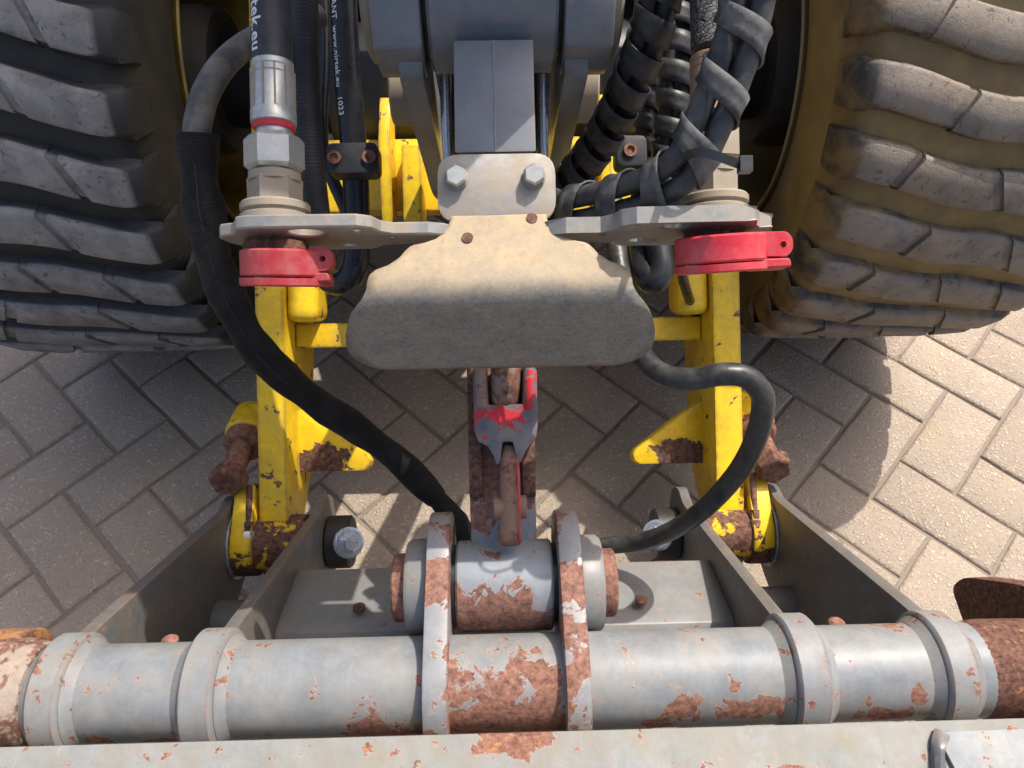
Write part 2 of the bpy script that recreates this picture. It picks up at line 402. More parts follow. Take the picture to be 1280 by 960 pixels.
def tread_block(s0, s1, k0, k1, shoulder, drop=0.0):
    gg = G(); n = 8; hw, hwb = R(3.25), R(4.05); tops = []; bots = []
    rowsT = [[], []]; rowsB = [[], []]; rowsM = [[], []]
    for i in range(n+1):
        t = i/n
        for e, sg in ((0, -1), (1, 1)):
            sa = s0 + k0*sg*.5 if True else s0; sb = s1 + k1*sg*.5
            s_ = sa + (sb-sa)*t; s_ = min(max(s_, 0.0), 1.0)
            x = (s_-.5)*TWD
            wv = .02*R(3)*math.sin(s_*31+e*2)
            ph = off(s_) + sg*hw + wv; r = crown(s_) - drop
            pt = lambda p_, r_, x_: Vector((x_, -r_*math.cos(p_), r_*math.sin(p_)))
            rowsT[e].append(gg.bm.verts.new(pt(ph - sg*R(.55), r, x)))
            rowsM[e].append(gg.bm.verts.new(pt(ph, r-.0035, x)))
            rowsB[e].append(gg.bm.verts.new(pt(off(s_) + sg*hwb + wv, TR-.026, x + (.004 if t == 1 else -.004 if t == 0 else 0))))
    for i in range(n):
        gg.face((rowsT[0][i], rowsT[0][i+1], rowsT[1][i+1], rowsT[1][i]))
        for e in (0, 1):
            gg.face((rowsT[e][i], rowsT[e][i+1], rowsM[e][i+1], rowsM[e][i])); gg.face((rowsM[e][i], rowsM[e][i+1], rowsB[e][i+1], rowsB[e][i]))
    for i in (0, n):
        if (shoulder == -1 and i == 0) or (shoulder == 1 and i == n):       # the shoulder end runs down on to the sidewall
            sg = shoulder; x = sg*(TWD/2+.012)
            a = [gg.bm.verts.new(Vector((x, -(TR-.048)*math.cos(off(0 if sg < 0 else 1)+q), (TR-.048)*math.sin(off(0 if sg < 0 else 1)+q)))) for q in (-R(3.6), R(3.6))]
            b = [gg.bm.verts.new(Vector((sg*(TWD/2+.006), -(TR-.085)*math.cos(off(0 if sg < 0 else 1)+q), (TR-.085)*math.sin(off(0 if sg < 0 else 1)+q)))) for q in (-R(3.9), R(3.9))]
            gg.face((rowsT[0][i], rowsT[1][i], a[1], a[0])); gg.face((a[0], a[1], b[1], b[0]))
            for e in (0, 1):
                gg.face((rowsT[e][i], rowsM[e][i], a[e])); gg.face((rowsM[e][i], rowsB[e][i], a[e])); gg.face((rowsB[e][i], b[e], a[e]))
        else:
            gg.face((rowsT[0][i], rowsT[1][i], rowsM[1][i], rowsM[0][i])); gg.face((rowsM[0][i], rowsM[1][i], rowsB[1][i], rowsB[0][i]))
    return gg
SL = .038                                     # slot width as a share of the tread
BARS = [[(0, .29, 0, .055, -1), (.29+SL, .66, .055, -.055, 0), (.66+SL, 1, -.055, 0, 1)],
        [(0, .17, 0, .055, -1), (.17+SL, .50, .055, -.05, 0), (.50+SL, .77, -.05, -.055, 0), (.77+SL, 1, -.055, 0, 1)]]
tm = {}
def wheel(sg, label, mt, mw, mrim):
    xc = sg*(X0+X1)/2; w_ = thing('wheel', label, 'wheel', (xc, TY, 0))
    c = Vector((xc, TY, TZ)); gg = G()
    prof = [(-.162, .232), (-.180, .238), (-.188, .254), (-.197, .295), (-.201, .33), (-.197, .372), (-.190, .400), (-.180, .418), (-.162, .4265), (-.08, .430), (0, .431)]
    if sg > 0: prof = [(a_, b_ + (.004 if b_ > .41 else 0)) for a_, b_ in prof]
    prof = prof + [(-a, b) for a, b in reversed(prof[:-1])]
    gg.lathe(prof, c, (1, 0, 0), 96, cap=False); ty = part('tyre', gg, mw, w_, 60)
    sl = TR
    if not tm:
        for b in (0, 1):
            tm['bar'] = tm.get('bar') or finish(tread_block(0, 1, 0, 0, 0, .0055), 'tread_bar', m_tyreL, Vector(), 50)
            for i, a in enumerate(BARS[b]): tm[b, i] = finish(tread_block(*a), 'tread_block', m_tyreL, Vector(), 50)
    for j in range(NB):
        for i in ['bar'] + list(range(len(BARS[j % 2]))):
            me = tm['bar'] if i == 'bar' else tm[j % 2, i]
            o = bpy.data.objects.new('tread_bar' if i == 'bar' else 'tread_block', me); COL.objects.link(o); o.parent = ty
            o.location = c - ORG[ty]; o.rotation_euler = (-(R(15.3 if sg < 0 else 29.5) + 2*math.pi*j/NB), 0, 0)
            if mt is not m_tyreL: o.material_slots[0].link = 'OBJECT'; o.material_slots[0].material = mt
    gg = G(); i_ = -sg
    pr = [(i_*.150, .206), (i_*.170, .232), (i_*.176, .250), (i_*.170, .254), (i_*.160, .236), (i_*.120, .222), (i_*.05, .205), (i_*-.02, .19), (i_*-.06, .15), (i_*-.07, .07), (i_*-.07, .002)]
    if sg > 0: pass
    pr = [(i_*.178, .236), (i_*.190, .2435), (i_*.1935, .242), (i_*.188, .232), (i_*.177, .224), (i_*.12, .216), (i_*.04, .205), (i_*-.03, .19), (i_*-.06, .15), (i_*-.065, .07), (i_*-.065, .002)]
    gg.lathe(pr, c, (1, 0, 0), 72, cap=False); part('rim', gg, mrim, w_, 40)
    gg = G()
    for q in range(8):
        a = 2*math.pi*q/8; p = c + Vector((i_*-.058, .125*math.cos(a), .125*math.sin(a))); gg.lathe([(0, .014), (.016, .014), (.018, .012)], p, (i_, 0, 0), 6)
    part('wheel_nuts', gg, m_black, w_, 30)
    return w_
m_rimL = painted('dusty_yellow_rim', (.42, .27, .02), (.30, .20, .03), thr=.72, sc=30, dirt=(.09, .07, .04), dirt_a=.8)
m_rimR = painted('muddy_rim', (.34, .24, .09), (.27, .20, .09), thr=.8, sc=30, dirt=(.22, .18, .11), dirt_a=.8)
wheel(-1, 'large black tyre with grey worn tread beside the textile sleeved hose', m_tyreL, m_wallL, m_rimL)
wheel(1, 'large tyre with brown clay in its grooves, sunlit at the top', m_tyreR, m_wallR, m_rimR)

# ------------------------------------------------------------------ chassis behind, unseen cab roof added above the frame for shade
ch = thing('loader_chassis', 'dark axle and frame of the loader in the shade between the wheels, unseen cab roof added for shade', 'chassis', (0, 1.6, 0))
gg = G(); gg.lathe([(-.56, .06), (-.42, .075), (-.30, .085), (-.14, .09), (-.10, .15), (-.04, .175), (.04, .175), (.10, .15), (.14, .09), (.30, .085), (.42, .075), (.56, .06)], (0, TY, TZ), (1, 0, 0), 28)
part('axle', gg, m_black, ch)
for s in (-1, 1):
    gg = G(); gg.lathe([(0, .11), (.03, .118), (.07, .118), (.09, .09)], (s*.44, TY, TZ), (s, 0, 0), 36); part('axle_flange', gg, plain('dusty_black_hub', (.06, .055, .045), .7), ch)
gg = G(); gg.box((0, 1.62, .72), (.37, .2, .42)).bevel(.02); part('front_frame', gg, m_black, ch)
gg = G(); gg.box((0, 2.3, .75), (.5, .5, .4)).bevel(.03); part('body', gg, m_grey, ch)
gg = G(); gg.box((.03, 1.69, 2.25), (.475, .69, .05)).bevel(.03); part('cab_shade_roof', gg, m_grey, ch)  # out of view, added and sized to shade the left ground and tyre
for px_, py_ in ((-.42, 1.75), (.38, 1.75), (-.42, 2.32), (.38, 2.32)):
    gg = G(); gg.box((px_, py_, 1.75), (.03, .03, .46)).bevel(.008); part('cab_shade_post', gg, m_black, ch)  # unseen posts added under the shading roof
gg = G(); gg.px([YZ(60, 1.02), YZ(60, 1.12), YZ(175, 1.16), YZ(175, 1.10)], -.24, .24).bevel(.008); part('stay_plate', gg, m_black, ch)

# ------------------------------------------------------------------ yellow lift arm
arm = thing('lift_arm', 'yellow painted lift arm with two side bars and chipped edges', 'lift arm', (0, PINY+.3, 0))
AD = 1.07
def arm_poly():
    a = [YZ(y, AD) for y in (-260, 120, 560, 625)]
    b = [YZ(600, AD+.085), YZ(540, AD+.16), YZ(340, AD+.19), YZ(-260, AD+.2)]
    eye = circ(PINY, PINZ, .044, 12, -150, 60)
    return a, b
ayel = []
for s in (-1, 1):
    x0, x1 = sorted((s*.309, s*.349))
    top = [YZ(y, AD) for y in (-260, 200, 560, 640)]
    low = [YZ(y, d) for y, d in ((712, AD+.004), (716, AD+.05), (650, AD+.085), (575, AD+.15), (340, AD+.19), (-260, AD+.2))]
    gg = G(); gg.px(rounded(top+low, .02), x0, x1).bevel(.0022, 2); sb = part('side_bar', gg, m_yellow, arm)
    # pivot bush, half bare rust
    gg = G(); gg.cyl((s*.285, PINY, PINZ), (s*.3545, PINY, PINZ), .041, n=40, ch=.002)
    bl = [((s*.345, PINY-.045, PINZ-.005), (.07, .05, .045)), ((s*.296, PINY-.02, PINZ+.02), (.015, .06, .05))]
    part('pivot_bush', gg, rusty('grimy_bush_rust', .5, 150, (.70, .44, .01), .9, .56), arm)
    # outer boss rib beside the bush with its grease pipe
    rib = hull(circ(PINY, PINZ, .046, 20) + [YZ(597, AD+.005), YZ(597, AD+.05)])
    gg = G(); gg.px(rib, *sorted((s*.354, s*.3835))).bevel(.002); part('bush_rib', gg, painted('worn_yellow_rib', (.84, .56, .010), (.74, .47, .010), thr=.62, sc=38, blobs=[((s*.372, PINY-.04, PINZ-.012), (.05, .04, .036))], rustdark=.7, edge=2.), arm)
    gg = G(); a0 = Vector((s*.361, *YZ(598, AD-.002))); a1 = Vector((s*.360, *YZ(648, AD-.012)))
    gg.cyl(a0, a1, .0045, n=10); gg.lathe([(0, .0075), (.012, .0075), (.014, .006)], a1 - (a1-a0).normalized()*.004, a1-a0, 6); part('grease_pipe', gg, m_rustdark if s < 0 else m_rust, arm)
    gg = G(); e = (a1-a0).normalized()
    gg.lathe([(0, .0072), (.002, .0085), (.012, .0085), (.0135, .007)], a1 + e*.0098, e, 6 if s < 0 else 14); part('pipe_nut', gg, m_chrome if s < 0 else m_rust, arm)
    # stop bolt in a yellow boss
    bx = s*.389; base = Vector((bx-s*.006, *YZ(541, AD+.055))); bd = Vector((s*.03, -math.cos(R(17)), math.sin(R(17)))).normalized()
    gg = G(); gg.lathe([(-.05, .034), (-.004, .034), (0, .031)], base, bd, 28); gg.box(base - bd*.027 - Vector((s*.02, 0, 0)), (.022, .024, .030)).bevel(.003); part('stop_boss', gg, m_yellow, arm)
    gg = G(); gg.lathe([(.001, .030), (.016, .030), (.021, .0245), (.022, .0165), (.085, .0165)], base, bd, 28); st = part('stop_bolt', gg, rusty('bolt_rust', .1, 120), arm, smooth=30, label='rusty stop bolt sticking out of the yellow arm')
    gg = G(); gg.lathe([(.074, .0235), (.0755, .0262), (.096, .0262), (.0985, .0225)], base, bd, 6, ref=(1, 0, .2)); gg.bevel(.0012, 1); part('bolt_head', gg, rusty('bolt_head_rust', .45, 120), st, 18)
    # triangular gusset on the inner face
    tip = (787 if s > 0 else 466); 
    g0 = [YZ(505, AD+.06), YZ(585, AD+.10), YZ(585, AD+.125), YZ(505, AD+.085)]
    gg = G()
    def trimap(u, v, t): return Vector((s*(.311-u*1.34), *YZ(v, AD+.07+t)))
    tri = rounded([(-.004, 512), (.0002, 508), (.082, 566), (.082, 584), (-.004, 584)], .012) if False else [(-.004, 508), (.004, 507), (.030, 526), (.068, 556), (.078, 564), (.082, 571), (.080, 579), (.074, 584), (-.004, 584)]
    gg.plate(tri, (), trimap, 0, .034); gg.bevel(.002)
    bl = [(tuple(Vector((s*.275, *YZ(572, AD+.07)))), (.045, .04, .018))]
    part('gusset', gg, painted('chipped_yellow_gusset', (.84, .56, .010), (.74, .47, .010), thr=.64, sc=60, blobs=bl, rustdark=.6, edge=1.2), arm)
# cross members
cm = [YZ(172, 1.06), YZ(262, 1.06), YZ(262, 1.09), YZ(268, 1.17), YZ(172, 1.17)]
gg = G(); gg.px(cm, -.308, .308).bevel(.004); part('cross_member', gg, m_yellow, arm)
gg = G(); gg.px([YZ(400, 1.13), YZ(430, 1.13), YZ(430, 1.17), YZ(400, 1.17)], -.308, .308).bevel(.003); part('cross_bar', gg, m_yellow, arm)
for s in (-1, 1):
    gg = G(); gg.px([YZ(120, 1.02), YZ(170, 1.0), YZ(262, 1.015), YZ(300, 1.03), YZ(300, 1.06), YZ(120, 1.06)], *sorted((s*.142, s*.157))).bevel(.002); part('lever_bracket', gg, m_yellow, arm)
    gg = G(); gg.px([YZ(180, .99), YZ(300, 1.0), YZ(300, 1.06), YZ(180, 1.06)], *sorted((s*.100, s*.125))).bevel(.002); part('lever_bracket', gg, m_yellow, arm)
    gg = G(); gg.px([YZ(335, 1.08), YZ(398, 1.08), YZ(398, 1.16), YZ(335, 1.16)], *sorted((s*.263, s*.3085))).bevel(.018, 4); part('corner_web', gg, m_yellow, arm)

# ------------------------------------------------------------------ quick coupler
TUY, TUZ, TUR = .19, .431, .0425
BOY, BOZ = .281, .437
qc = thing('quick_coupler', 'grey quick coupler with a thick cross tube and rust chips', 'coupler', (0, .3, 0))
bl = [((.002, TUY-.034, TUZ+.004), (.066, .06, .052)), ((-.115, TUY-.03, TUZ), (.036, .03, .03)), ((-.085, TUY-.035, TUZ-.012), (.026, .03, .03)), ((-.16, TUY-.04, TUZ-.01), (.018, .02, .008)),
      ((.155, TUY-.02, TUZ+.022), (.022, .03, .014)), ((.135, TUY-.035, TUZ+.005), (.018, .02, .014)), ((.215, TUY-.025, TUZ+.022), (.030, .03, .010)), ((.245, TUY-.025, TUZ+.02), (.018, .03, .012)),
      ((.335, TUY-.03, TUZ+.012), (.035, .03, .010)), ((.36, TUY-.02, TUZ+.024), (.014, .02, .012)), ((-.36, TUY-.035, TUZ+.005), (.013, .02, .012)), ((-.31, TUY-.04, TUZ-.005), (.016, .02, .010))]
m_tube = painted('grey_tube_paint', (.215, .23, .24), (.145, .16, .175), thr=.63, sc=30, rough=.48, spec=.35, blobs=bl, dirt=(.27, .25, .21), dirt_a=.55, bump=.5)
gg = G(); gg.cyl((-.47, TUY, TUZ), (.47, TUY, TUZ), TUR, n=64); part('cross_tube', gg, m_tube, qc)
m_ring = painted('grey_collar_paint', (.215, .228, .235), (.155, .17, .182), thr=.595, sc=55, rough=.55, edge=1.6, dirt=(.27, .25, .21), dirt_a=.55, bump=.5)
for s in (-1, 1):
    for xa, xb, rr in ((.252, .284, .0545), (.384, .414, .0535)):
        xs = sorted((s*xa, s*xb))
        gg = G(); gg.lathe([(0, TUR), (.001, rr-.003), (.004, rr), (xb-xa-.004, rr), (xb-xa-.001, rr-.003), (xb-xa, TUR)], (xs[0], TUY, TUZ), (1, 0, 0), 48, cap=False); part('collar', gg, m_ring, qc)
        gg = G()
        gg.bm.free()
        for e, dr in ((xs[0], -1), (xs[1], 1)):
            gg = G(); gg.lathe([(0, TUR+.0065), (dr*.004, TUR+.003), (dr*.009, TUR-.0005)], (e, TUY, TUZ), (1, 0, 0), 48, cap=False); part('weld_bead', gg, m_ring, qc)
    # side plates running down to the arm pins
    for xa, xb, e in ((.256, .270, .03), (.388, .403, .0)):
        pol = [(TUY+.015, TUZ+.046), (TUY+.055, TUZ+.012), (.494, .197), (.522, .188), (.545, .15), (.52, .09), (.47, .075), (.30, .12), (.17, .32)]
        if e: pol = [(TUY+.015, TUZ+.046), (TUY+.055, TUZ+.008), (.490, .196), (.520, .188), (.542, .15), (.51, .085), (.46, .07), (.30, .12), (.17, .32)]
        gg = G(); gg.px(rounded(pol, .03, 4), *sorted((s*xa, s*xb))).bevel(.0018); part('side_plate', gg, painted('grey_plate_paint', (.125, .133, .14), (.085, .092, .10), thr=.66, sc=42, rough=.5, edge=1.3, dirt=(.13, .105, .07), dirt_a=.75), qc)
    # arm pin, its washer and retaining bolt
    gg = G(); gg.cyl((s*.235, PINY, PINZ), (s*.405, PINY, PINZ), .024, n=32); part('arm_pin', gg, m_rustdark, qc)
    gg = G(); gg.cyl((s*.3845, PINY, PINZ), (s*.3872, PINY, PINZ), .050, n=48); part('shim_ring', gg, m_chrome, qc)
    gg = G(); gg.cyl((s*.220, PINY, PINZ), (s*.2555, PINY, PINZ), .038, n=36, ch=.003); part('pin_head', gg, plain('grimy_black_steel', (.028, .024, .021), .5, 0, .4), qc)
    gg = G(); ba = Vector((-s*.45, -.42, .80)).normalized(); cpt = Vector((s*.236, PINY, PINZ)) + ba*.034; gg.lathe([(0, .022), (.004, .022), (.0042, .019), (.008, .019)], cpt, ba, 28); gg.lathe([(.0082, .0128), (.0195, .0128), (.0215, .0105)], cpt, ba, 6); part('retaining_bolt', gg, m_chrome, qc)
    gg = G(); gg.cyl((s*.2695, .350, .150), (s*.389, .350, .150), .030, n=32); part('spacer_tube', gg, m_greydark, qc)
    # bolt head behind the tube
    gg = G(); gg.lathe([(0, .008), (.004, .008), (.006, .006), (.0065, .003)], (s*.325, TUY+.047, TUZ-.010), (0, .6, 1), 20); part('plug', gg, m_rust, qc)
    # ear plates, bosses
    ear = hull(circ(BOY+.012, BOZ, .062, 40) + circ(TUY, TUZ, .058, 40))
    blE = [((s*.062, TUY-.04, TUZ-.01), (.03, .045, .045)), ((s*.06, BOY-.02, BOZ+.055), (.02, .025, .02))]
    gg = G(); gg.px(ear, *sorted((s*.051, s*.073))).bevel(.003, 2); part('ear_plate', gg, painted('worn_grey_ear', (.25, .26, .265), (.19, .205, .215), thr=.525, sc=24, rough=.4, blobs=blE, edge=.7), qc)
    gg = G(); gg.lathe([(0, .047), (.018, .047), (.022, .044), (.022, .03)], (s*.073, BOY, BOZ), (s, 0, 0), 44); part('ear_boss', gg, m_grey, qc)
    gg = G(); gg.lathe([(0, .033), (.012, .033), (.014, .031)], (s*.095, BOY, BOZ), (s, 0, 0), 36); part('pin_end', gg, m_rust, qc)
fe = YZ(706, .925)
cr = [(.262, .318), (.276, .325), (.288, .321), fe, (fe[0]-.004, fe[1]-.013), (.283, .308), (.272, .296), (.258, .296)]
gg = G(); gg.px(cr, -.2558, .2558).bevel(.0015); part('cross_plate', gg, m_grey, qc)
for x, m_ in ((.155, m_rust), (-.165, m_rustdark)):
    gg = G(); gg.lathe([(0, .007), (.004, .007), (.006, .004)], (x, .302, .3215), (0, .5, .87), 14); part('rivet', gg, m_, qc)
gg = G(); gg.cyl((-.094, BOY, BOZ), (.094, BOY, BOZ), .026, n=28); part('tilt_pin', gg, m_rustdark, qc)

# ------------------------------------------------------------------ attachment below, with hooks
at = thing('attachment_frame', 'pale grey worn attachment frame along the bottom edge with rusty hooks', 'attachment', (0, 0, .2))
bl = [((.0, .14, .486), (.030, .022, .02)), ((-.48, .085, .487), (.10, .012, .01)), ((.225, .10, .487), (.02, .006, .01)), ((-.02, .09, .487), (.05, .008, .01))]
m_att = painted('pale_worn_paint', (.235, .245, .245), (.18, .188, .185), thr=.63, sc=60, rough=.68, spec=.25, blobs=bl, dirt=(.20, .18, .135), dirt_a=.85, bump=.6)
gg = G(); gg.box((0, -.03, .455), (.78, .166, .03)).bevel(.004); part('top_rail', gg, m_att, at)
gg = G(); gg.plate(rounded([(.352, .122), (.358, .126), (.72, .128), (.72, -.1), (.375, -.1), (.362, .07)], .008), (), lambda a, b, t: Vector((a, b, t)), .4835, .4895).bevel(.0015); part('wear_plate', gg, painted('white_worn_paint', (.27, .285, .295), (.22, .235, .245), thr=.64, sc=70, rough=.68, spec=.25, dirt=(.4, .38, .32), dirt_a=.4), at)
gg = G(); gg.tube(spline([(.357, .124, .486), (.350, .115, .488), (.344, .10, .488), (.342, .085, .488), (.346, .06, .488)], 6), .006, 10, wob=.5); part('weld_bead', gg, m_greydark, at)
gg = G(); gg.plate([(-.72, .105), (-.325, .098), (-.315, .09), (-.325, -.1), (-.72, -.1)], (), lambda a, b, t: Vector((a, b, t)), .4835, .4875).bevel(.0015); part('wear_plate', gg, painted('salmon_worn_paint', (.36, .19, .12), (.36, .32, .29), thr=.66, sc=60, rough=.68, spec=.25, dirt=(.30, .30, .29), dirt_a=.8), at)
for s in (-1, 1):
    hk = [(.305, .335), (.306, .362), (.296, .385), (.262, .452), (.21, .52), (.1, .53), (.06, .49), (.06, .40), (.13, .36), (.2, .33)]
    if s < 0: hk = [(.276, .340), (.277, .362), (.268, .380), (.225, .44), (.17, .49), (.1, .50), (.06, .49), (.06, .40), (.13, .35), (.2, .33)]
    gg = G(); gg.px(rounded(hk, .02), *sorted((s*(.505 if s > 0 else .488), s*.535))).bevel(.003); part('hook', gg, m_rustdark if s > 0 else rusty('orange_rust', 0, 120, (.42, .20, .07), .8, .48), at)
    gg = G(); gg.lathe([(0, .030), (.002, .046 if s < 0 else .041), (.026, .050 if s < 0 else .0445), (.04, .050 if s < 0 else .0445), (.085, .044)], (s*.420, TUY, TUZ), (s, 0, 0), 44); part('hook_bush', gg, rusty('bush_rust', .15, 120, (.40, .37, .30), .55, .5) if s < 0 else m_rustdark, at)

# ------------------------------------------------------------------ tilt link with latch
tl = thing('tilt_link', 'centre link with red flaked latch and rusty lever between the ears', 'link', (0, BOY, BOZ-.05))
m_link = painted('grey_link_paint', (.20, .225, .25), (.155, .18, .205), thr=.63, sc=45, rough=.42, edge=1.0, blobs=[(tuple(U(0, -.01, .73)), (.4, .125, .115))])
DL0, DL1 = .735, .745
lk = [YZ(400, .73), YZ(560, .735), YZ(690, .735), YZ(720, .76), YZ(690, .78), YZ(400, .775)]
gg = G(); gg.px(lk, -.0325, .0325); gg.bevel(.003); part('link_bar', gg, m_link, tl)
bl = [((0, BOY-.045, BOZ-.004), (.085, .052, .050))]
gg = G(); gg.cyl((-.0465, BOY, BOZ), (.0465, BOY, BOZ), .044, n=48, ch=.002)
part('link_eye', gg, painted('rusty_link_eye', (.215, .235, .255), (.175, .195, .215), thr=.64, sc=45, rough=.42, blobs=bl, bump=.5, rustdark=.2), tl)
for s in (-1, 1):
    gg = G(); gg.cyl((s*.0466, BOY, BOZ), (s*.0508, BOY, BOZ), .040, n=40); part('seal_ring', gg, m_blackseal, tl)
    gg = G(); gg.px([YZ(400, .724), YZ(616, .724), YZ(622, .729), YZ(622, .74), YZ(400, .74)], *sorted((s*.0325, s*.0195))).bevel(.0015); part('guide_strip', gg, m_rustdark, tl)
def LP(pts, d0, d1):                    # outline given as sight lines at the latch's own distance
    dm = .71
    return [((P(x, y, dm)-C0).dot(E1), (P(x, y, dm)-C0).dot(E2)) for x, y in pts], lambda u, v, t: U(u, v, t)
lat = [(591, 462), (592, 500), (593, 538), (598, 552), (610, 558), (617, 570), (620, 581), (625, 579), (628, 552), (641, 552), (646, 577), (651, 579), (656, 565), (662, 556), (670, 547), (672, 533), (671, 462), (654, 457), (653, 505), (611, 506), (609, 460), (600, 457)]
o2, mp = LP(lat, 0, 0)
k = M('red_flaked_paint'); f = k.math('ADD', k.noise(70, 8, .62, .3), k.math('MULTIPLY', k.blobs([(tuple(P(626, 517, .7)), (.036, .03, .022)), (tuple(P(662, 490, .7)), (.010, .03, .022))]), .16))
red = k.ramp(f, .565, .575)
colr = k.mix(red, k.mix(k.ramp(k.noise(50, 6), .4, .65), (.10, .10, .115), (.20, .165, .145)), (.50, .018, .025))
k.set(Base_Color=colr, Roughness=.55); k.bump(k.math('ADD', red, k.math('MULTIPLY', k.noise(350, 5, .7), .7)), .4, .001); m_red = k.m
gg = G(); gg.plate(o2, (), mp, .7238, .706); gg.bevel(.0018); part('latch_plate', gg, m_red, tl)
gg = G(); c = P(600, 484, .7055); gg.lathe([(0, .003), (.0015, .0025)], c, -E3, 12); part('rivet', gg, m_rust, tl)
gg = G(); gg.tube(spline([P(632, 445, .712), P(632, 470, .708), P(631, 495, .716), P(631, 505, .728)], 6), .0135, 14, wide=1.05); part('latch_tongue', gg, rusty('worn_tongue', .2, 110, (.30, .25, .22), .6, .5), tl)
# lever: shaped bar lying on the link
lev = [(0, 556, .718, .0055, .005), (0, 565, .7135, .0072, .006), (0, 575, .709, .0090, .007), (0, 600, .705, .0098, .009), (0, 622, .703, .0098, .010), (0, 640, .702, .0100, .0105), (0, 664, .702, .0110, .010), (0, 676, .704, .0112, .009), (0, 681, .708, .009, .006)]
gg = G(); prev = None
for (dx, y, d, hw_, ht) in lev:
    c = P(637 if y < 600 else 637.5, y, d+ht*.2); n_ = 12; rg = []
    for i in range(n_):
        a = 2*math.pi*i/n_; ca, sa = math.cos(a), math.sin(a); q_ = (abs(ca)**4+abs(sa)**4)**-.25
        rg.append(gg.bm.verts.new(c + E1*ca*q_*hw_ - E3*sa*q_*ht))
    if prev: gg.bridge(prev, rg)
    else: gg.face(rg)
    prev = rg
gg.face(prev); m_lev = rusty('lever_rust', .1, 150, (.21, .135, .095), .8, .42); part('latch_lever', gg, m_lev, tl, 50)
gg = G(); c = P(637.5, 634, .706); gg.lathe([(-.0158, .009), (-.0150, .0112), (.0150, .0112), (.0158, .009)], c, (1, 0, 0), 24); part('lever_boss', gg, m_lev, tl)
for xa in (601, 661.5):
    gg = G(); gg.tube(spline([P(xa, 456, .7065), P(xa, 475, .7055), P(xa+1, 498, .7062), P(xa+1, 507, .7095)], 4), .0058, 12); part('latch_rail', gg, rusty('rail_rust', .1, 120, (.32, .24, .20), .7, .4) if xa < 630 else m_red, tl, 60)
gg = G(); gg.tube(spline([P(647, 572, .7015), P(647.5, 600, .6968), P(649, 625, .6925), P(650, 645, .692), P(649.5, 668, .6952), P(650, 676, .700)], 5), .0010, 8, wob=.4); part('paint_ridge', gg, plain('red_paint_ridge', (.50, .03, .035), .5), tl)

# ------------------------------------------------------------------ grey tilt lever (boom head)
tv = thing('tilt_lever', 'dark grey tilt lever with round boss and square neck at the top', 'lever', (0, .5, .8))
m_boom = painted('boom_grey_paint', (.165, .185, .205), (.135, .15, .166), thr=.74, sc=60, rough=.33, edge=.25, dirt=(.22, .21, .19), dirt_a=.25, bump=.2)
BY, BZ = YZ(-8, .645)
gg = G(); gg.px(rounded([(.575, .93), (.575, 1.1), (.70, 1.5), (.85, 1.5), (.74, .93)], .03), -.10, .10).bevel(.006); part('lever_shade_body', gg, m_boom, tv)  # unseen upper body, added and shaped to cast shade on the neck
gg = G(); gg.cyl((-.0535, BY, BZ), (.0535, BY, BZ), .064, n=56, ch=.003); part('boss', gg, m_boom, tv)
gg = G(); gg.px([YZ(50, .592), YZ(190, .583), YZ(192, .64), YZ(50, .66)], -.0318, .0318).bevel(.0015); part('neck', gg, m_boom, tv)
gg = G(); gg.tube([Vector((0, *YZ(50+i*7, .5922-.0090*i/20))) for i in range(21)], .0009, 6, wob=.3); part('weld_seam', gg, m_boom, tv)
for s in (-1, 1):
    sp0 = hull(circ(BY, BZ, .066, 40) + [YZ(60, .61), YZ(95, .66)]) 
    gg = G(); gg.px(sp0, *sorted((s*.058, s*.099))).bevel(.004); part('side_disc', gg, m_boom, tv)
    leg_ = [YZ(10, .66), YZ(60, .625), YZ(95, .635), YZ(240, .93), YZ(250, 1.02), YZ(200, 1.02), YZ(60, .72)]
    gg = G(); gg.px(rounded(leg_, .03), *sorted((s*.060, s*.081))).bevel(.002); part('side_plate', gg, m_boom, tv)
    gg = G(); gg.lathe([(0, .055), (.006, .055), (.009, .050), (.009, .03)], (s*.099, BY, BZ), (s, 0, 0), 40); part('boss_cap', gg, m_zincbrown, tv)
    gg = G(); c = Vector((0, *YZ(112, .79))); gg.cyl((s*.0815, c.y, c.z), (s*.108, c.y, c.z), .035, n=32, ch=.002); part('lower_pin', gg, m_zincbrown, tv)
    gg = G(); gg.cyl((s*.0537, BY, BZ), (s*.0575, BY, BZ), .05, n=36); part('seal_ring', gg, m_blackseal, tv)
    gg = G(); gg.cyl(Vector((s*.047, *YZ(60, .70))), Vector((s*.047, *YZ(235, .74))), .005, n=14); part('guide_rod', gg, m_chrome, tv)
gg = G(); gg.cyl(Vector((0, *YZ(40, .72))), Vector((0, *YZ(290, .76))), .043, n=36, ch=.003); part('tilt_cylinder', gg, plain('dark_cylinder', (.02, .026, .032), .35), tv)

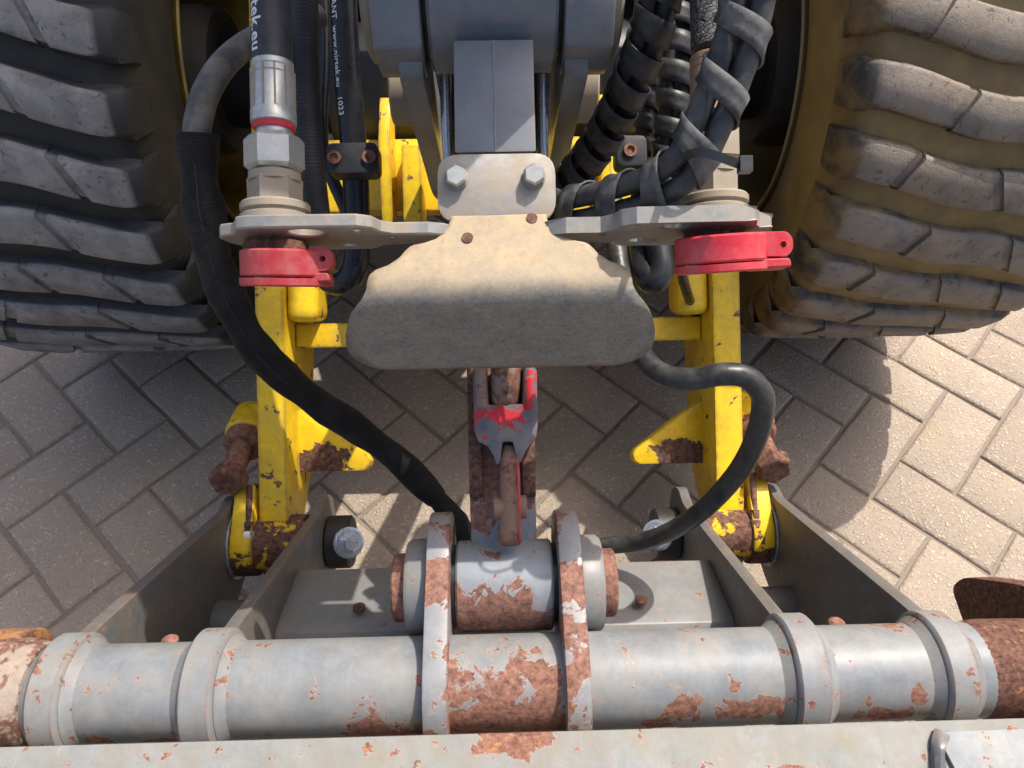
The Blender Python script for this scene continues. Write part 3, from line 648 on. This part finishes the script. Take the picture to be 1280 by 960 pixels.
# ------------------------------------------------------------------ zinc hose bracket
hb = thing('hose_bracket', 'bent zinc plate bracket with wavy shield and two side wings', 'bracket', (0, .42, .74))
CX = 621.5
def A(x, d, c=CX): return (x-c)/FOC*d
tab = rounded([(A(548, .575), (480-276)/FOC*.572), (A(548, .575), (480-192)/FOC*.575), (A(696, .575), (480-192)/FOC*.575), (A(696, .575), (480-276)/FOC*.572)], .017, 6)
tab = [p for p in tab]
gg = G(); gg.plate(tab, (), lambda u, v, t: U(u, v, t), .5815, .5745).bevel(.0012); part('mount_tab', gg, m_zinc, hb)
for x in (571.5, 669):
    c = U(A(x, .57), (480-221)/FOC*.572, .5743)
    gg = G(); gg.lathe([(0, .0092), (.0018, .0092), (.0022, .008)], c, -E3, 28); bo = part('washer', gg, m_zincbrown, hb)
    gg = G(); gg.lathe([(.0022, .0078), (.0030, .0086), (.0088, .0086), (.0104, .0072)], c, -E3, 6, ref=(.3, 0, 1)); part('bolt', gg, m_zincclean, bo, 25)
# shield profile
P0, P1, P2 = Vector(YZ(271, .5735)), None, None
def step(p, ang, y1):                     # go from p in direction ang (side view) until sight line y1
    dv = Vector((math.cos(R(ang)), math.sin(R(ang)))); r0 = Vector(YZ(y1, 1)) - Vector((0, CAMH)); b = Vector((0, CAMH)) - p
    det = dv.x*(-r0.y) - dv.y*(-r0.x); L = (b.x*(-r0.y) - b.y*(-r0.x))/det
    return p + dv*L
P1 = step(P0, 180+17, 368); P2 = step(P1, 180+86, 457)
prof = [P0, P0.lerp(P1, .3), P0.lerp(P1, .6)]
e0 = P1 + (P0-P1).normalized()*.016; e1 = P1 + (P2-P1).normalized()*.016
for i in range(9): t = i/8; prof.append(e0*(1-t)**2 + P1*2*t*(1-t) + e1*t*t)
prof += [e1.lerp(P2, t) for t in (.2, .4, .6, .8, .9, .96, 1)]
outl = [(268, 60), (276, 60), (284, 63), (292, 69), (299, 78), (304, 93), (307, 109), (313, 116), (322, 124), (331, 138), (336, 153), (343, 162), (352, 165), (360, 166), (370, 172), (380, 179), (392, 187), (403, 191), (413, 193), (425, 192), (436, 188), (445, 178), (451, 166), (455, 154), (457, 142)]
dense = []
for a, b in zip(prof, prof[1:]):
    m_ = max(1, int((b-a).length/.0016))
    for i in range(m_): dense.append(a.lerp(b, i/m_))
dense.append(prof[-1])
def hwid(q):
    d = (Vector((0, q.x, q.y))-C0).dot(E3); y = 480 - FOC*((Vector((0, q.x, q.y))-C0).dot(E2))/d
    for (ya, wa), (yb, wb) in zip(outl, outl[1:]):
        if ya <= y <= yb: return (wa + (wb-wa)*(y-ya)/(yb-ya))/FOC*d
    return (outl[0][1] if y < 300 else outl[-1][1])/FOC*d
gg = G(); prev = None; NX = 24
for q in dense:
    h = hwid(q); off_ = .0012
    row = [gg.bm.verts.new((h*(2*i/NX-1)+off_, q.x, q.y + .0006*mnoise.noise(Vector((h*(2*i/NX-1)*25, q.x*25, q.y*25))))) for i in range(NX+1)]
    if prev:
        for i in range(NX): gg.face((prev[i], prev[i+1], row[i+1], row[i]))
    prev = row
k = M('dusty_shield_zinc')
dust = k.ramp(k.noise(45, 8, .68, .2), .30, .62)
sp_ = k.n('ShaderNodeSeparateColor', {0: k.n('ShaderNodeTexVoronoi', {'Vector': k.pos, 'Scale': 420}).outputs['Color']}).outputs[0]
zb = k.mix(sp_, (.155, .16, .155), (.10, .105, .10))  # zinc colour darkened to paint in shade on the lower face
hz = k.n('ShaderNodeSeparateXYZ', {0: k.pos}).outputs[2]
topz = k.ramp(hz, P1.y-.003, P1.y+.010)                  # loose dust settles on the flat upper face
dcol = k.mix(k.noise(30, 6, .65), (.44, .325, .18), (.40, .31, .20))
dcol = k.mix(k.math('MULTIPLY', k.ramp(k.noise(110, 6, .7), .55, .7), .5), dcol, (.33, .20, .11))
df = k.math('ADD', k.math('MULTIPLY', topz, k.math('ADD', .45, k.math('MULTIPLY', dust, .5))), k.math('MULTIPLY', k.math('SUBTRACT', 1.0, topz), k.math('MULTIPLY', dust, .25)))
bot = k.ramp(k.math('ADD', hz, k.math('MULTIPLY', k.noise(60, 5), .006)), P2.y+.008, P2.y+.004)
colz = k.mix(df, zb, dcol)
scz = k.n('ShaderNodeTexNoise', {'Vector': k.n('ShaderNodeMapping', {'Vector': k.pos, 'Scale': (60, 500, 500), 'Rotation': (0, .2, .35)}).outputs[0], 'Scale': 1.0, 'Detail': 5.0, 'Roughness': .7}).outputs['Fac']
colz = k.mix(k.math('MULTIPLY', k.ramp(scz, .60, .70), .35), colz, (.45, .44, .41)); colz = k.mix(k.math('MULTIPLY', k.ramp(k.noise(300, 5, .75), .58, .70), .5), colz, (.12, .085, .05)); colz = k.mix(k.math('MULTIPLY', bot, .6), colz, (.20, .11, .06))
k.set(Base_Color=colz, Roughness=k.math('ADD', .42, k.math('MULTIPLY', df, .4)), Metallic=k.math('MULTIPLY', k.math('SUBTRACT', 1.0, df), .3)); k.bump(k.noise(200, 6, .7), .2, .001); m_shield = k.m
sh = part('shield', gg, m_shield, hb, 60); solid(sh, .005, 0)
for x, y in ((584, 299), (666, 276)):
    c3 = Vector((A(x, .56), *step(P0, 180+17, y))); nn = Vector((0, -math.sin(R(17)), math.cos(R(17))))
    gg = G(); gg.lathe([(.0035, .0044), (.0036, .0040), (.0005, .0038)], c3, nn, 20); part('hole', gg, m_rustdark, hb)
# wings: plate across the boom holding the couplings
B0, B1 = .114, .1235
def wing(s):
    pts = [(.030, .5785), (.040, .566), (.052, .560), (.078, .560), (.086, .552), (.090, .537), (.100, .530), (.150, .5285), (.176, .5285), (.186, .532), (.190, .542), (.196, .552), (.206, .556), (.210, .566), (.208, .585), (.198, .600), (.180, .612), (.150, .617), (.104, .617), (.096, .611), (.092, .602), (.070, .598), (.030, .598)]
    pts = [(s*a, d) for a, d in pts]
    def hol(x, d, r, n=18): return [(s*x+r*math.cos(2*math.pi*i/n), d+r*math.sin(2*math.pi*i/n)) for i in range(n)]
    hs = [hol(.140 if s < 0 else .132, .550, .0135 if s < 0 else .010), hol(.102, .547, .004), hol(.080, .575, .0035), hol(.118, .602, .008 if s < 0 else .011)]
    gg = G(); gg.plate(pts, hs, lambda a, d, t: U(a, t, d), B0, B1); gg.bevel(.0012, 1)
    part('wing_plate', gg, m_zinc if s < 0 else zinc('dusty_zinc_wing', (.29, .285, .265), (.28, .225, .15), .4, .7, .7, .42, .5), hb, 25)
wing(-1); wing(1)

# ------------------------------------------------------------------ couplings, hoses on them, dust caps
def coupling(s, label, ax, hosem, clean, ferr, redring):
    a = ax; d = .575; t = thing('hydraulic_coupling', label, 'coupling', U(a, B1, d), 'hydraulic couplings on the bracket')
    def seg(name, pr, mat, n=40, sm=35, ref=None):
        gg = G(); gg.lathe([(b-.0, r) for b, r in pr], U(a, 0, d), E2, n, ref=ref); return part(name, gg, mat, t, sm)
    seg('flange', [(B1, .0265), (.132, .0265), (.1335, .024), (.1345, .024), (.136, .0262), (.1405, .0262), (.142, .025)], m_zincbrown)
    seg('adapter', [(.142, .0205), (.150, .0205), (.160, .0208), (.163, .0185)], m_zincbrown, 6, 25, ref=(.2, 0, 1))
    seg('adapter_ring', [(.1585, .0196), (.165, .0196), (.1655, .016), (.168, .016)], m_zincbrown)
    seg('nut', [(.167, .0190), (.170, .0225), (.190, .0225), (.194, .0190)], clean, 6, 25, ref=(.2, 0, 1))
    seg('stem', [(.193, .0135), (.203, .0135)], clean)
    if redring: seg('red_ring', [(.1985, .0150), (.2012, .0165), (.2025, .0150)], plain('red_mark', (.65, .03, .06), .4))
    seg('ferrule', [(.202, .0150), (.2035, .0172), (.2125, .0172), (.2135, .0166), (.2394, .0160), (.2402, .0154), (.2410, .0160), (.2448, .0160), (.2455, .0154), (.2463, .0160), (.250, .0159), (.251, .0145)], ferr, 40)
    if redring:
        gg = G()
        for q in range(12):
            th = 2*math.pi*(q+.3)/12; rad = E1*math.cos(th) - E3*math.sin(th)
            gg.box(U(a, .229, d) + rad*.0163, (.0007, .0155, .0006), Matrix((rad.cross(E2), E2, rad)).transposed())
        part('crimp_lines', gg, m_zincbrown, t)
    seg('body', [(B0-.0215, .0225), (B0-.012, .0225), (B0-.0115, .0245), (B0-.003, .0245), (B0-.002, .022), (B0, .022)], m_rustdark)
m_hoseL = rubber('big_hose_rubber', (.022, .023, .028), (.11, .10, .10), .35, .38, 60, .25, 380)
coupling(-1, 'silver crimped coupling with red ring on the left wing of the bracket', A(346.5, .575), None, m_zincclean, m_zincclean, True)
coupling(1, 'brown dusty coupling half hidden by taped hoses', A(894, .575), None, m_zincbrown, zinc('rusty_ferrule', (.30, .22, .15), (.22, .12, .07), .35, .6, .9, .5, .4), False)

def text_on(path, r, s, size, start, ang, name, mat, parent, bold=.0):
    cu = bpy.data.curves.new(name, 'FONT'); cu.body = s; cu.size = size; cu.offset = bold; cu.resolution_u = 3; cu.space_character = 1.06
    tmp = bpy.data.objects.new('tmp', cu); COL.objects.link(tmp); bpy.context.view_layer.update()
    me = bpy.data.meshes.new_from_object(tmp.evaluated_get(bpy.context.evaluated_depsgraph_get())); bpy.data.objects.remove(tmp)
    fr = frames(path); acc = [0]
    for a, b in zip(path, path[1:]): acc.append(acc[-1]+(b-a).length)
    wid = max(v.co.x for v in me.vertices)
    bm2 = bmesh.new(); bm2.from_mesh(me)
    bmesh.ops.triangulate(bm2, faces=bm2.faces); bmesh.ops.subdivide_edges(bm2, edges=[e for e in bm2.edges if e.calc_length() > size*.12], cuts=2, use_grid_fill=False); bmesh.ops.triangulate(bm2, faces=bm2.faces)
    for v in bm2.verts:
        L = start + v.co.x; i = 0
        while i < len(acc)-2 and acc[i+1] < L: i += 1
        t = (L-acc[i])/max(1e-9, acc[i+1]-acc[i]); c = fr[i][0].lerp(fr[i+1][0], t); tan = fr[i][1]
        side = E1 - tan*E1.dot(tan); side.normalize(); nr = side.cross(tan)
        if nr.dot(C0-c) < 0: nr = -nr
        th = ang + v.co.y/r
        v.co = c + (side*math.sin(th) + nr*math.cos(th))*(r+.00025)
    bpy.data.meshes.remove(me)
    g2 = G(); g2.bm.free(); g2.bm = bm2
    o = part(name, g2, mat, parent, 180); return o
m_print = plain('white_print', (.72, .73, .75), .5)
def hose(name, pts, r, mat, label, wide=1.0, m=8, n=16, wob=0.0, cat='hose'):
    path = spline(pts, m); gg = G(); gg.tube(path, r, n, wide, wob=wob); return single(name, gg, mat, label, cat, smooth=60), path
aL = A(346.5, .575)
hL, pathL = hose('hydraulic_hose', [U(aL-.001, .52, .60), U(aL, .42, .578), U(aL, .33, .575), U(aL, .249, .575)], .0153, m_hoseL, 'thick black hose with white printing going into the silver coupling', n=28)
total = sum((b-a).length for a, b in zip(pathL, pathL[1:]))
text_on(pathL, .0153, 'www.nirtek.eu', .0146, total-.0985, R(-52), 'print', m_print, hL, .00025)
aR = A(894, .575)
k = M('cracked_hose_rubber'); cr_ = k.n('ShaderNodeTexVoronoi', {'Vector': k.n('ShaderNodeMapping', {'Vector': k.pos, 'Scale': (150, 260, 260)}).outputs[0], 'Scale': 1.0}, feature='DISTANCE_TO_EDGE').outputs['Distance']
cm_ = k.ramp(cr_, .10, .02); k.set(Base_Color=k.mix(cm_, (.07, .07, .07), (.006, .006, .006)), Roughness=.5); k.bump(k.math('MULTIPLY', cm_, -1.0), .9, .003); m_crack = k.m
hose('hydraulic_hose', [U(aR, .50, .59), U(aR, .40, .577), U(aR, .33, .575), U(aR, .257, .575)], .0150, m_crack, 'short cracked black hose above the rusty ferrule', n=24)

m_redcapL = rubber('faded_red_plastic', (.34, .026, .034), (.36, .17, .15), .5, .45, 55, .25, 260); m_redcapR = rubber('red_plastic', (.48, .024, .038), (.50, .19, .18), .4, .38, 55, .2, 260)
def dust_cap(ax, d, s, label, mat, tilt, y0):
    b1 = (480-y0)/FOC*d; c = U(ax, b1, d); dn = (-E2 + E3*.13 + E1*tilt).normalized()
    t = thing('dust_cap', label, 'cap', U(ax, b1-.03, d), 'red dust caps')
    gg = G(); gg.lathe([(0, .0318), (.0015, .0338), (.0185, .0338), (.0200, .0325), (.0202, .022)], c, dn, 52); part('cap_body', gg, mat, t, 35)
    gg = G(); gg.lathe([(.0206, .022), (.0210, .0345), (.0260, .0345), (.0272, .033), (.0273, .01)], c, dn, 52); part('cap_rim', gg, mat, t, 35)
    ex = (dn.cross(E3)).normalized(); ex = ex if ex.x*s > 0 else -ex
    L = .0385 if s < 0 else .0475
    lug = rounded([(.020, .001), (L-.004, .001), (L, .006), (L, .014), (L-.004, .019), (.020, .0185)], .004)
    sgn = 1 if True else 1
    gg = G(); gg.plate(lug, ([(L-.007+.0022*math.cos(2*math.pi*i/14), .0100+.0022*math.sin(2*math.pi*i/14)) for i in range(14)],), lambda a, b, tt: c + (E1*1.0)*a*(1) + dn*b + E3*tt, -.019, -.008); gg.bevel(.0008, 1); part('cap_lug', gg, mat, t, 35)
    gg = G(); gg.plate(rounded([(.018, .0208), (L-.003, .0205), (L-.002, .0265), (.018, .0272)], .002), (), lambda a, b, tt: c + E1*a + dn*b + E3*tt, -.021, -.002); gg.bevel(.0008, 1); part('cap_tab', gg, mat, t, 35)
dust_cap(A(359, .565), .565, -1, 'faded red dust cap under the left coupling', m_redcapL, -.03, 308)
dust_cap(A(901, .555), .555, 1, 'bright red dust cap with a holed lug under the right coupling', m_redcapR, .05, 300)

# ------------------------------------------------------------------ other hoses
# textile sleeve over a rubber hose
k = M('woven_sleeve'); uv = k.n('ShaderNodeTexCoord').outputs['UV']; su = k.n('ShaderNodeSeparateXYZ', {0: uv})
s1 = k.math('SINE', k.math('MULTIPLY', su.outputs[1], 2*math.pi/.0017)); s2 = k.math('SINE', k.math('ADD', k.math('MULTIPLY', su.outputs[0], 2*math.pi/.0024), k.math('MULTIPLY', k.math('SIGN', k.math('SINE', k.math('MULTIPLY', su.outputs[1], math.pi/.0017))), 1.57)))
wv = k.math('MULTIPLY', k.math('ADD', k.math('MULTIPLY', s1, .5), .5), k.math('ADD', k.math('MULTIPLY', s2, .35), .65))
fu = k.noise(40, 6, .65)
k.set(Base_Color=k.mix(k.math('MULTIPLY', wv, k.ramp(fu, .42, .72)), (.003, .003, .004), (.060, .060, .066)), Roughness=.5); k.b.inputs['Specular IOR Level'].default_value = .3  # weave highlights painted in as lighter threads
k.bump(wv, .9, .0016); m_sleeve = k.m
sp_pts = [P(245, 168, .60), P(249, 215, .605), P(256, 270, .61), P(270, 330, .625), P(292, 385, .65), P(325, 440, .69), P(380, 492, .745), P(440, 532, .80), P(500, 578, .85), P(545, 622, .88), P(572, 655, .89), P(585, 680, .89)]
path = spline(sp_pts, 12); gg = G()
rs = [.0112 + .0008*math.sin(i*.33) + .0012*mnoise.noise(Vector((i*.17, 0, 0))) for i in range(len(path))]
for i in range(6): rs[i] = .0112 + (6-i)*.0003
for i in range(len(path)-24, len(path)): rs[i] *= .86
gg.tube(path, .011, 26, 1.38, rs=rs, wob=.10, cap=False); slv = single('textile_sleeve', gg, m_sleeve, 'black woven textile sleeve pulled over the hose, running down to the centre', 'sleeve'); 
gg = G(); rd = random.Random(5); pf = frames(path)
for i in range(900):                       # frayed lint on the sleeve
    kx = rd.choice(range(44, 112)) if i < 560 else rd.choice(range(0, 130)); kx = min(kx, len(path)-2); c, t, a, b = pf[kx]; th = rd.uniform(0, 6.28); c = c.lerp(pf[kx+1][0], rd.random())
    dr = a*math.cos(th)*1.38 + b*math.sin(th); p = c + dr*rs[kx]*.99; e = p + dr.normalized()*rd.uniform(.0006, .0024) + t*rd.uniform(-.0018, .0018); ww = t.cross(dr).normalized()*.00012 + t*.0001
    gg.face([gg.bm.verts.new(p-ww), gg.bm.verts.new(p+ww), gg.bm.verts.new(e)])
for i in range(60):
    c, t, a, b = pf[0]; th = 6.283*i/60; dr = a*math.cos(th)*1.38 + b*math.sin(th); p = c + dr*rs[0]; e = p - t*rd.uniform(.001, .004) + dr*rd.uniform(-.001, .002); ww = t.cross(dr).normalized()*.0002
    gg.face([gg.bm.verts.new(p-ww), gg.bm.verts.new(p+ww), gg.bm.verts.new(e)])
ln = part('lint', gg, plain('black_lint', (.02, .02, .022), .8), slv); ln['kind'] = 'stuff'
gg = G(); gg.tube(spline([c + (a*1.38*.2+b*.98)*r_ for (c, t, a, b), r_ in zip(pf[10:70:3], rs[10:70:3])], 3), .0004, 6); part('seam', gg, plain('grey_seam', (.03, .03, .033), .6), slv)
m_hosegrey = rubber('dusty_hose_rubber', (.05, .05, .05), (.21, .185, .15), .75, .5, 45, .2, 250)
hose('bent_hose', [P(400, 20, .70), P(360, 32, .68), P(318, 50, .65), P(282, 78, .625), P(258, 115, .61), P(248, 150, .602), P(245, 174, .60)], .0110, m_hosegrey, 'dusty grey hose bending into the top of the textile sleeve', n=18)
# right rubber hose with the S bend
m_hoseR = rubber('black_hose_rubber', (.018, .019, .020), (.10, .095, .085), .55, .36, 50, .3, 200)
hose('bent_hose', [P(766, 250, .80), P(772, 320, .77), P(787, 400, .74), P(803, 445, .71), P(828, 468, .69), P(864, 474, .675), P(900, 468, .665), P(930, 470, .665), P(948, 485, .67), P(954, 505, .68), P(945, 548, .705), P(920, 593, .75), P(880, 636, .80), P(838, 664, .845), P(800, 677, .875), P(760, 682, .89), P(715, 690, .90)], .0105, m_hoseR, 'black rubber hose with S bend crossing the right yellow bar', n=18)
# belt-like hose left of the pipe
k = M('ribbed_hose_rubber'); uv = k.n('ShaderNodeTexCoord').outputs['UV']; su = k.n('ShaderNodeSeparateXYZ', {0: uv})
rb = k.math('ADD', k.math('MULTIPLY', k.math('SINE', k.math('ADD', k.math('MULTIPLY', su.outputs[1], 2*math.pi/.0032), k.math('MULTIPLY', k.noise(90), 4.0))), .5), .5)
k.set(Base_Color=k.mix(k.math('MULTIPLY', rb, k.ramp(k.noise(30, 6), .4, .7)), (.014, .014, .015), (.06, .057, .052)), Roughness=.6); k.bump(rb, .15, .0006); m_rib = k.m
hose('ribbed_hose', [P(380, -60, .66), P(381, 40, .66), P(383, 120, .665), P(388, 200, .67), P(396, 270, .68), P(402, 320, .70)], .0122, m_rib, 'dark ribbed hose running straight down right of the silver coupling', n=18)
# black steel pipe with printed hose and hook bend
m_pipe = rubber('black_pipe_gloss', (.012, .013, .016), (.06, .06, .06), .25, .26, 40, .08)
pp, pathP = hose('printed_hose', [P(427, -70, .80), P(430, 20, .81), P(434, 90, .82), P(440, 160, .83), P(443, 200, .835), P(446, 250, .845), P(447, 300, .85), P(443, 335, .855), P(432, 352, .865), P(415, 352, .88), P(398, 338, .90)], .0148, m_pipe, 'black hose with small white printing held by the clamp block, hooked at its end', n=22)
acc = 0; start = 0
for a, b in zip(pathP, pathP[1:]):
    v = a - C0; sy = 480-FOC*v.dot(UP)/v.dot(FW)
    if sy > -22: break
    acc += (b-a).length
text_on(pathP, .0148, 'CONSTANT  www.nirtek.eu   1023', .0098, acc-.022, R(-46), 'print', m_print, pp, .0001)
hose('thin_hose', [P(402, -60, .86), P(405, 60, .86), P(402, 140, .86), P(404, 190, .865), P(416, 225, .87), P(432, 262, .88), P(440, 290, .89)], .0075, m_pipe, 'thin black hose beside the printed hose, passing behind the clamp', n=14)
hose('bent_hose', [P(818, 250, .84), P(822, 300, .835), P(826, 335, .83), P(818, 352, .83), P(806, 340, .84), P(800, 310, .86), P(802, 270, .88)], .0145, m_pipe, 'glossy black hose hooking round below the right wing', n=18)
hose('thin_hose', [P(845, 150, .9), P(852, 260, .9), P(850, 330, .96), P(866, 385, 1.12), P(885, 420, 1.30)], .007, m_pipe, 'thin dark hose behind the red cap on the right')
def clamp(x, y, d, label, n_, wd):
    c = P(x, y, d); t = thing('hose_clamp', label, 'clamp', c, 'black clamp blocks')
    rot = Matrix((E1, E2, E3)).transposed()
    o2 = rounded([(-wd, -.0165), (wd, -.0165), (wd, .0165), (-wd, .0165)], .008)
    gg = G(); gg.plate(o2, (), lambda u, v, tt: c + E1*u + E2*v + E3*tt, .03, 0); gg.bevel(.002); part('clamp_block', gg, rubber('black_clamp_plastic', (.016, .017, .02), (.06, .06, .06), .3, .5), t)
    for dx in n_:
        gg = G(); gg.lathe([(-.0005, .0072), (-.0035, .0072), (-.0035, .0045), (-.001, .004)], c + E1*dx, E3, 20); part('clamp_bolt', gg, m_rust, t)
clamp(440, 197, .80, 'black clamp block with two rusty bolts round the printed hose', (-.0185, .0185), .0275)
clamp(790, 188, .80, 'black clamp block with one bolt showing between the wrapped hoses', (-.002,), .0165)

# ------------------------------------------------------------------ spiral wrapped hose bundles
def bundle(pts, cores, rad, pitch, wid, label, mw, mc, ph0=0.0, m=10, flat=1.0, gaps=()):
    path = spline(pts, m); fr = frames(path); acc = [0]
    for a, b in zip(path, path[1:]): acc.append(acc[-1]+(b-a).length)
    t = thing('wrapped_hose', label, 'hose', path[-1], 'spiral wrapped hoses')
    for (u, v, r) in cores:
        gg = G(); gg.tube([c + a*u + b*v for c, tt, a, b in fr], r, 14); part('inner_hose', gg, mc, t, 60)
    def at_(L):
        i = 0
        while i < len(acc)-2 and acc[i+1] < L: i += 1
        f = (L-acc[i])/max(1e-9, acc[i+1]-acc[i]); A0, B0_ = fr[i], fr[i+1]
        return A0[0].lerp(B0_[0], f), A0[1].lerp(B0_[1], f).normalized(), A0[2].lerp(B0_[2], f).normalized(), A0[3].lerp(B0_[3], f).normalized()
    gg = G(); prev = None; N = int(acc[-1]/pitch*26); rd_ = random.Random(11)
    for i in range(N+1):
        th = 2*math.pi*i/26 + ph0; L0 = i/26*pitch; row = []
        for e in range(4):
            L = L0 + wid*(e/3-.5); L = min(max(L, 0), acc[-1]); c, tt, a, b = at_(L)
            q = rad*(1 + .05*mnoise.noise(Vector((i*.11, e*.8, 0)))) + (.0008 if e in (0, 3) else 0)
            row.append(gg.bm.verts.new(c + a*math.cos(th)*q*flat + b*math.sin(th)*q))
        if prev:
            for e in range(3): gg.face((prev[e], prev[e+1], row[e+1], row[e]))
        prev = row
    o = part('spiral_wrap', gg, mw, t, 60); solid(o, .0016, 0); return t
m_wrap = rubber('black_wrap_plastic', (.012, .012, .013), (.11, .105, .09), .5, .42, 40, .15)
m_wrapg = rubber('dusty_wrap_plastic', (.028, .029, .031), (.20, .195, .185), .75, .5, 45, .2)
m_core = rubber('core_hose_rubber', (.016, .016, .018), (.06, .06, .06), .4, .4); m_coreg = rubber('grey_core_hose', (.022, .023, .025), (.10, .10, .097), .7, .38)
bundle([P(838, -70, .585), P(826, -10, .60), P(812, 45, .62), P(790, 100, .65), P(766, 150, .69), P(738, 195, .73), P(705, 235, .77), P(670, 275, .80)], [(-.007, 0, .0085), (.008, .002, .0075)], .0178, .0275, .0185, 'black spiral wrapped hoses slanting from the top towards the zinc tab', m_wrap, m_core, 1.0)
bundle([P(846, -40, .80), P(846, 60, .80), P(842, 130, .81), P(838, 190, .82), P(832, 260, .84)], [(-.006, 0, .009), (.007, 0, .008)], .0195, .029, .0205, 'dark spiral wrapped hoses standing upright in the shade behind', m_wrap, m_core, 2.2)
bundle([P(806, 90, .86), P(806, 180, .87), P(800, 260, .88)], [(0, 0, .012)], .0145, .026, .018, 'slim wrapped hose in deep shade left of the upright one', m_wrap, m_core, .3)
b3 = bundle([P(946, -70, .475), P(938, -10, .485), P(924, 50, .495), P(903, 110, .505), P(880, 165, .515), P(858, 205, .525), P(822, 232, .545), P(770, 250, .57), P(716, 262, .60), P(670, 268, .63)], [(-.0088, 0, .0082), (.0088, .001, .0082)], .0125, .040, .0175, 'pair of grey hoses under loose grey spiral tape in front of the coupling', m_wrapg, m_coreg, 0.35, flat=1.45)
# cable tie round the pair
gg = G(); tie = []
cpath = [P(856, 196, .512), P(872, 190, .494), P(893, 194, .489), P(912, 201, .492), P(926, 206, .498)]
q_ = spline(cpath, 8); prev = None
for c, t, a, b in frames(q_):
    row = [gg.bm.verts.new(c + a*e*.0030 + b*h*.0008) for e, h in ((-1, -1), (1, -1), (1, 1), (-1, 1))]
    if prev: gg.bridge(prev, row)
    else: gg.face(row)
    prev = row
gg.face(prev); gg.box(P(931, 206, .498), (.0042, .0052, .004), Matrix((E1, E2, E3)).transposed()); 
single('cable_tie', gg, plain('black_tie', (.03, .03, .032), .35), 'black cable tie with square head strapped round the grey hoses', 'cable tie')
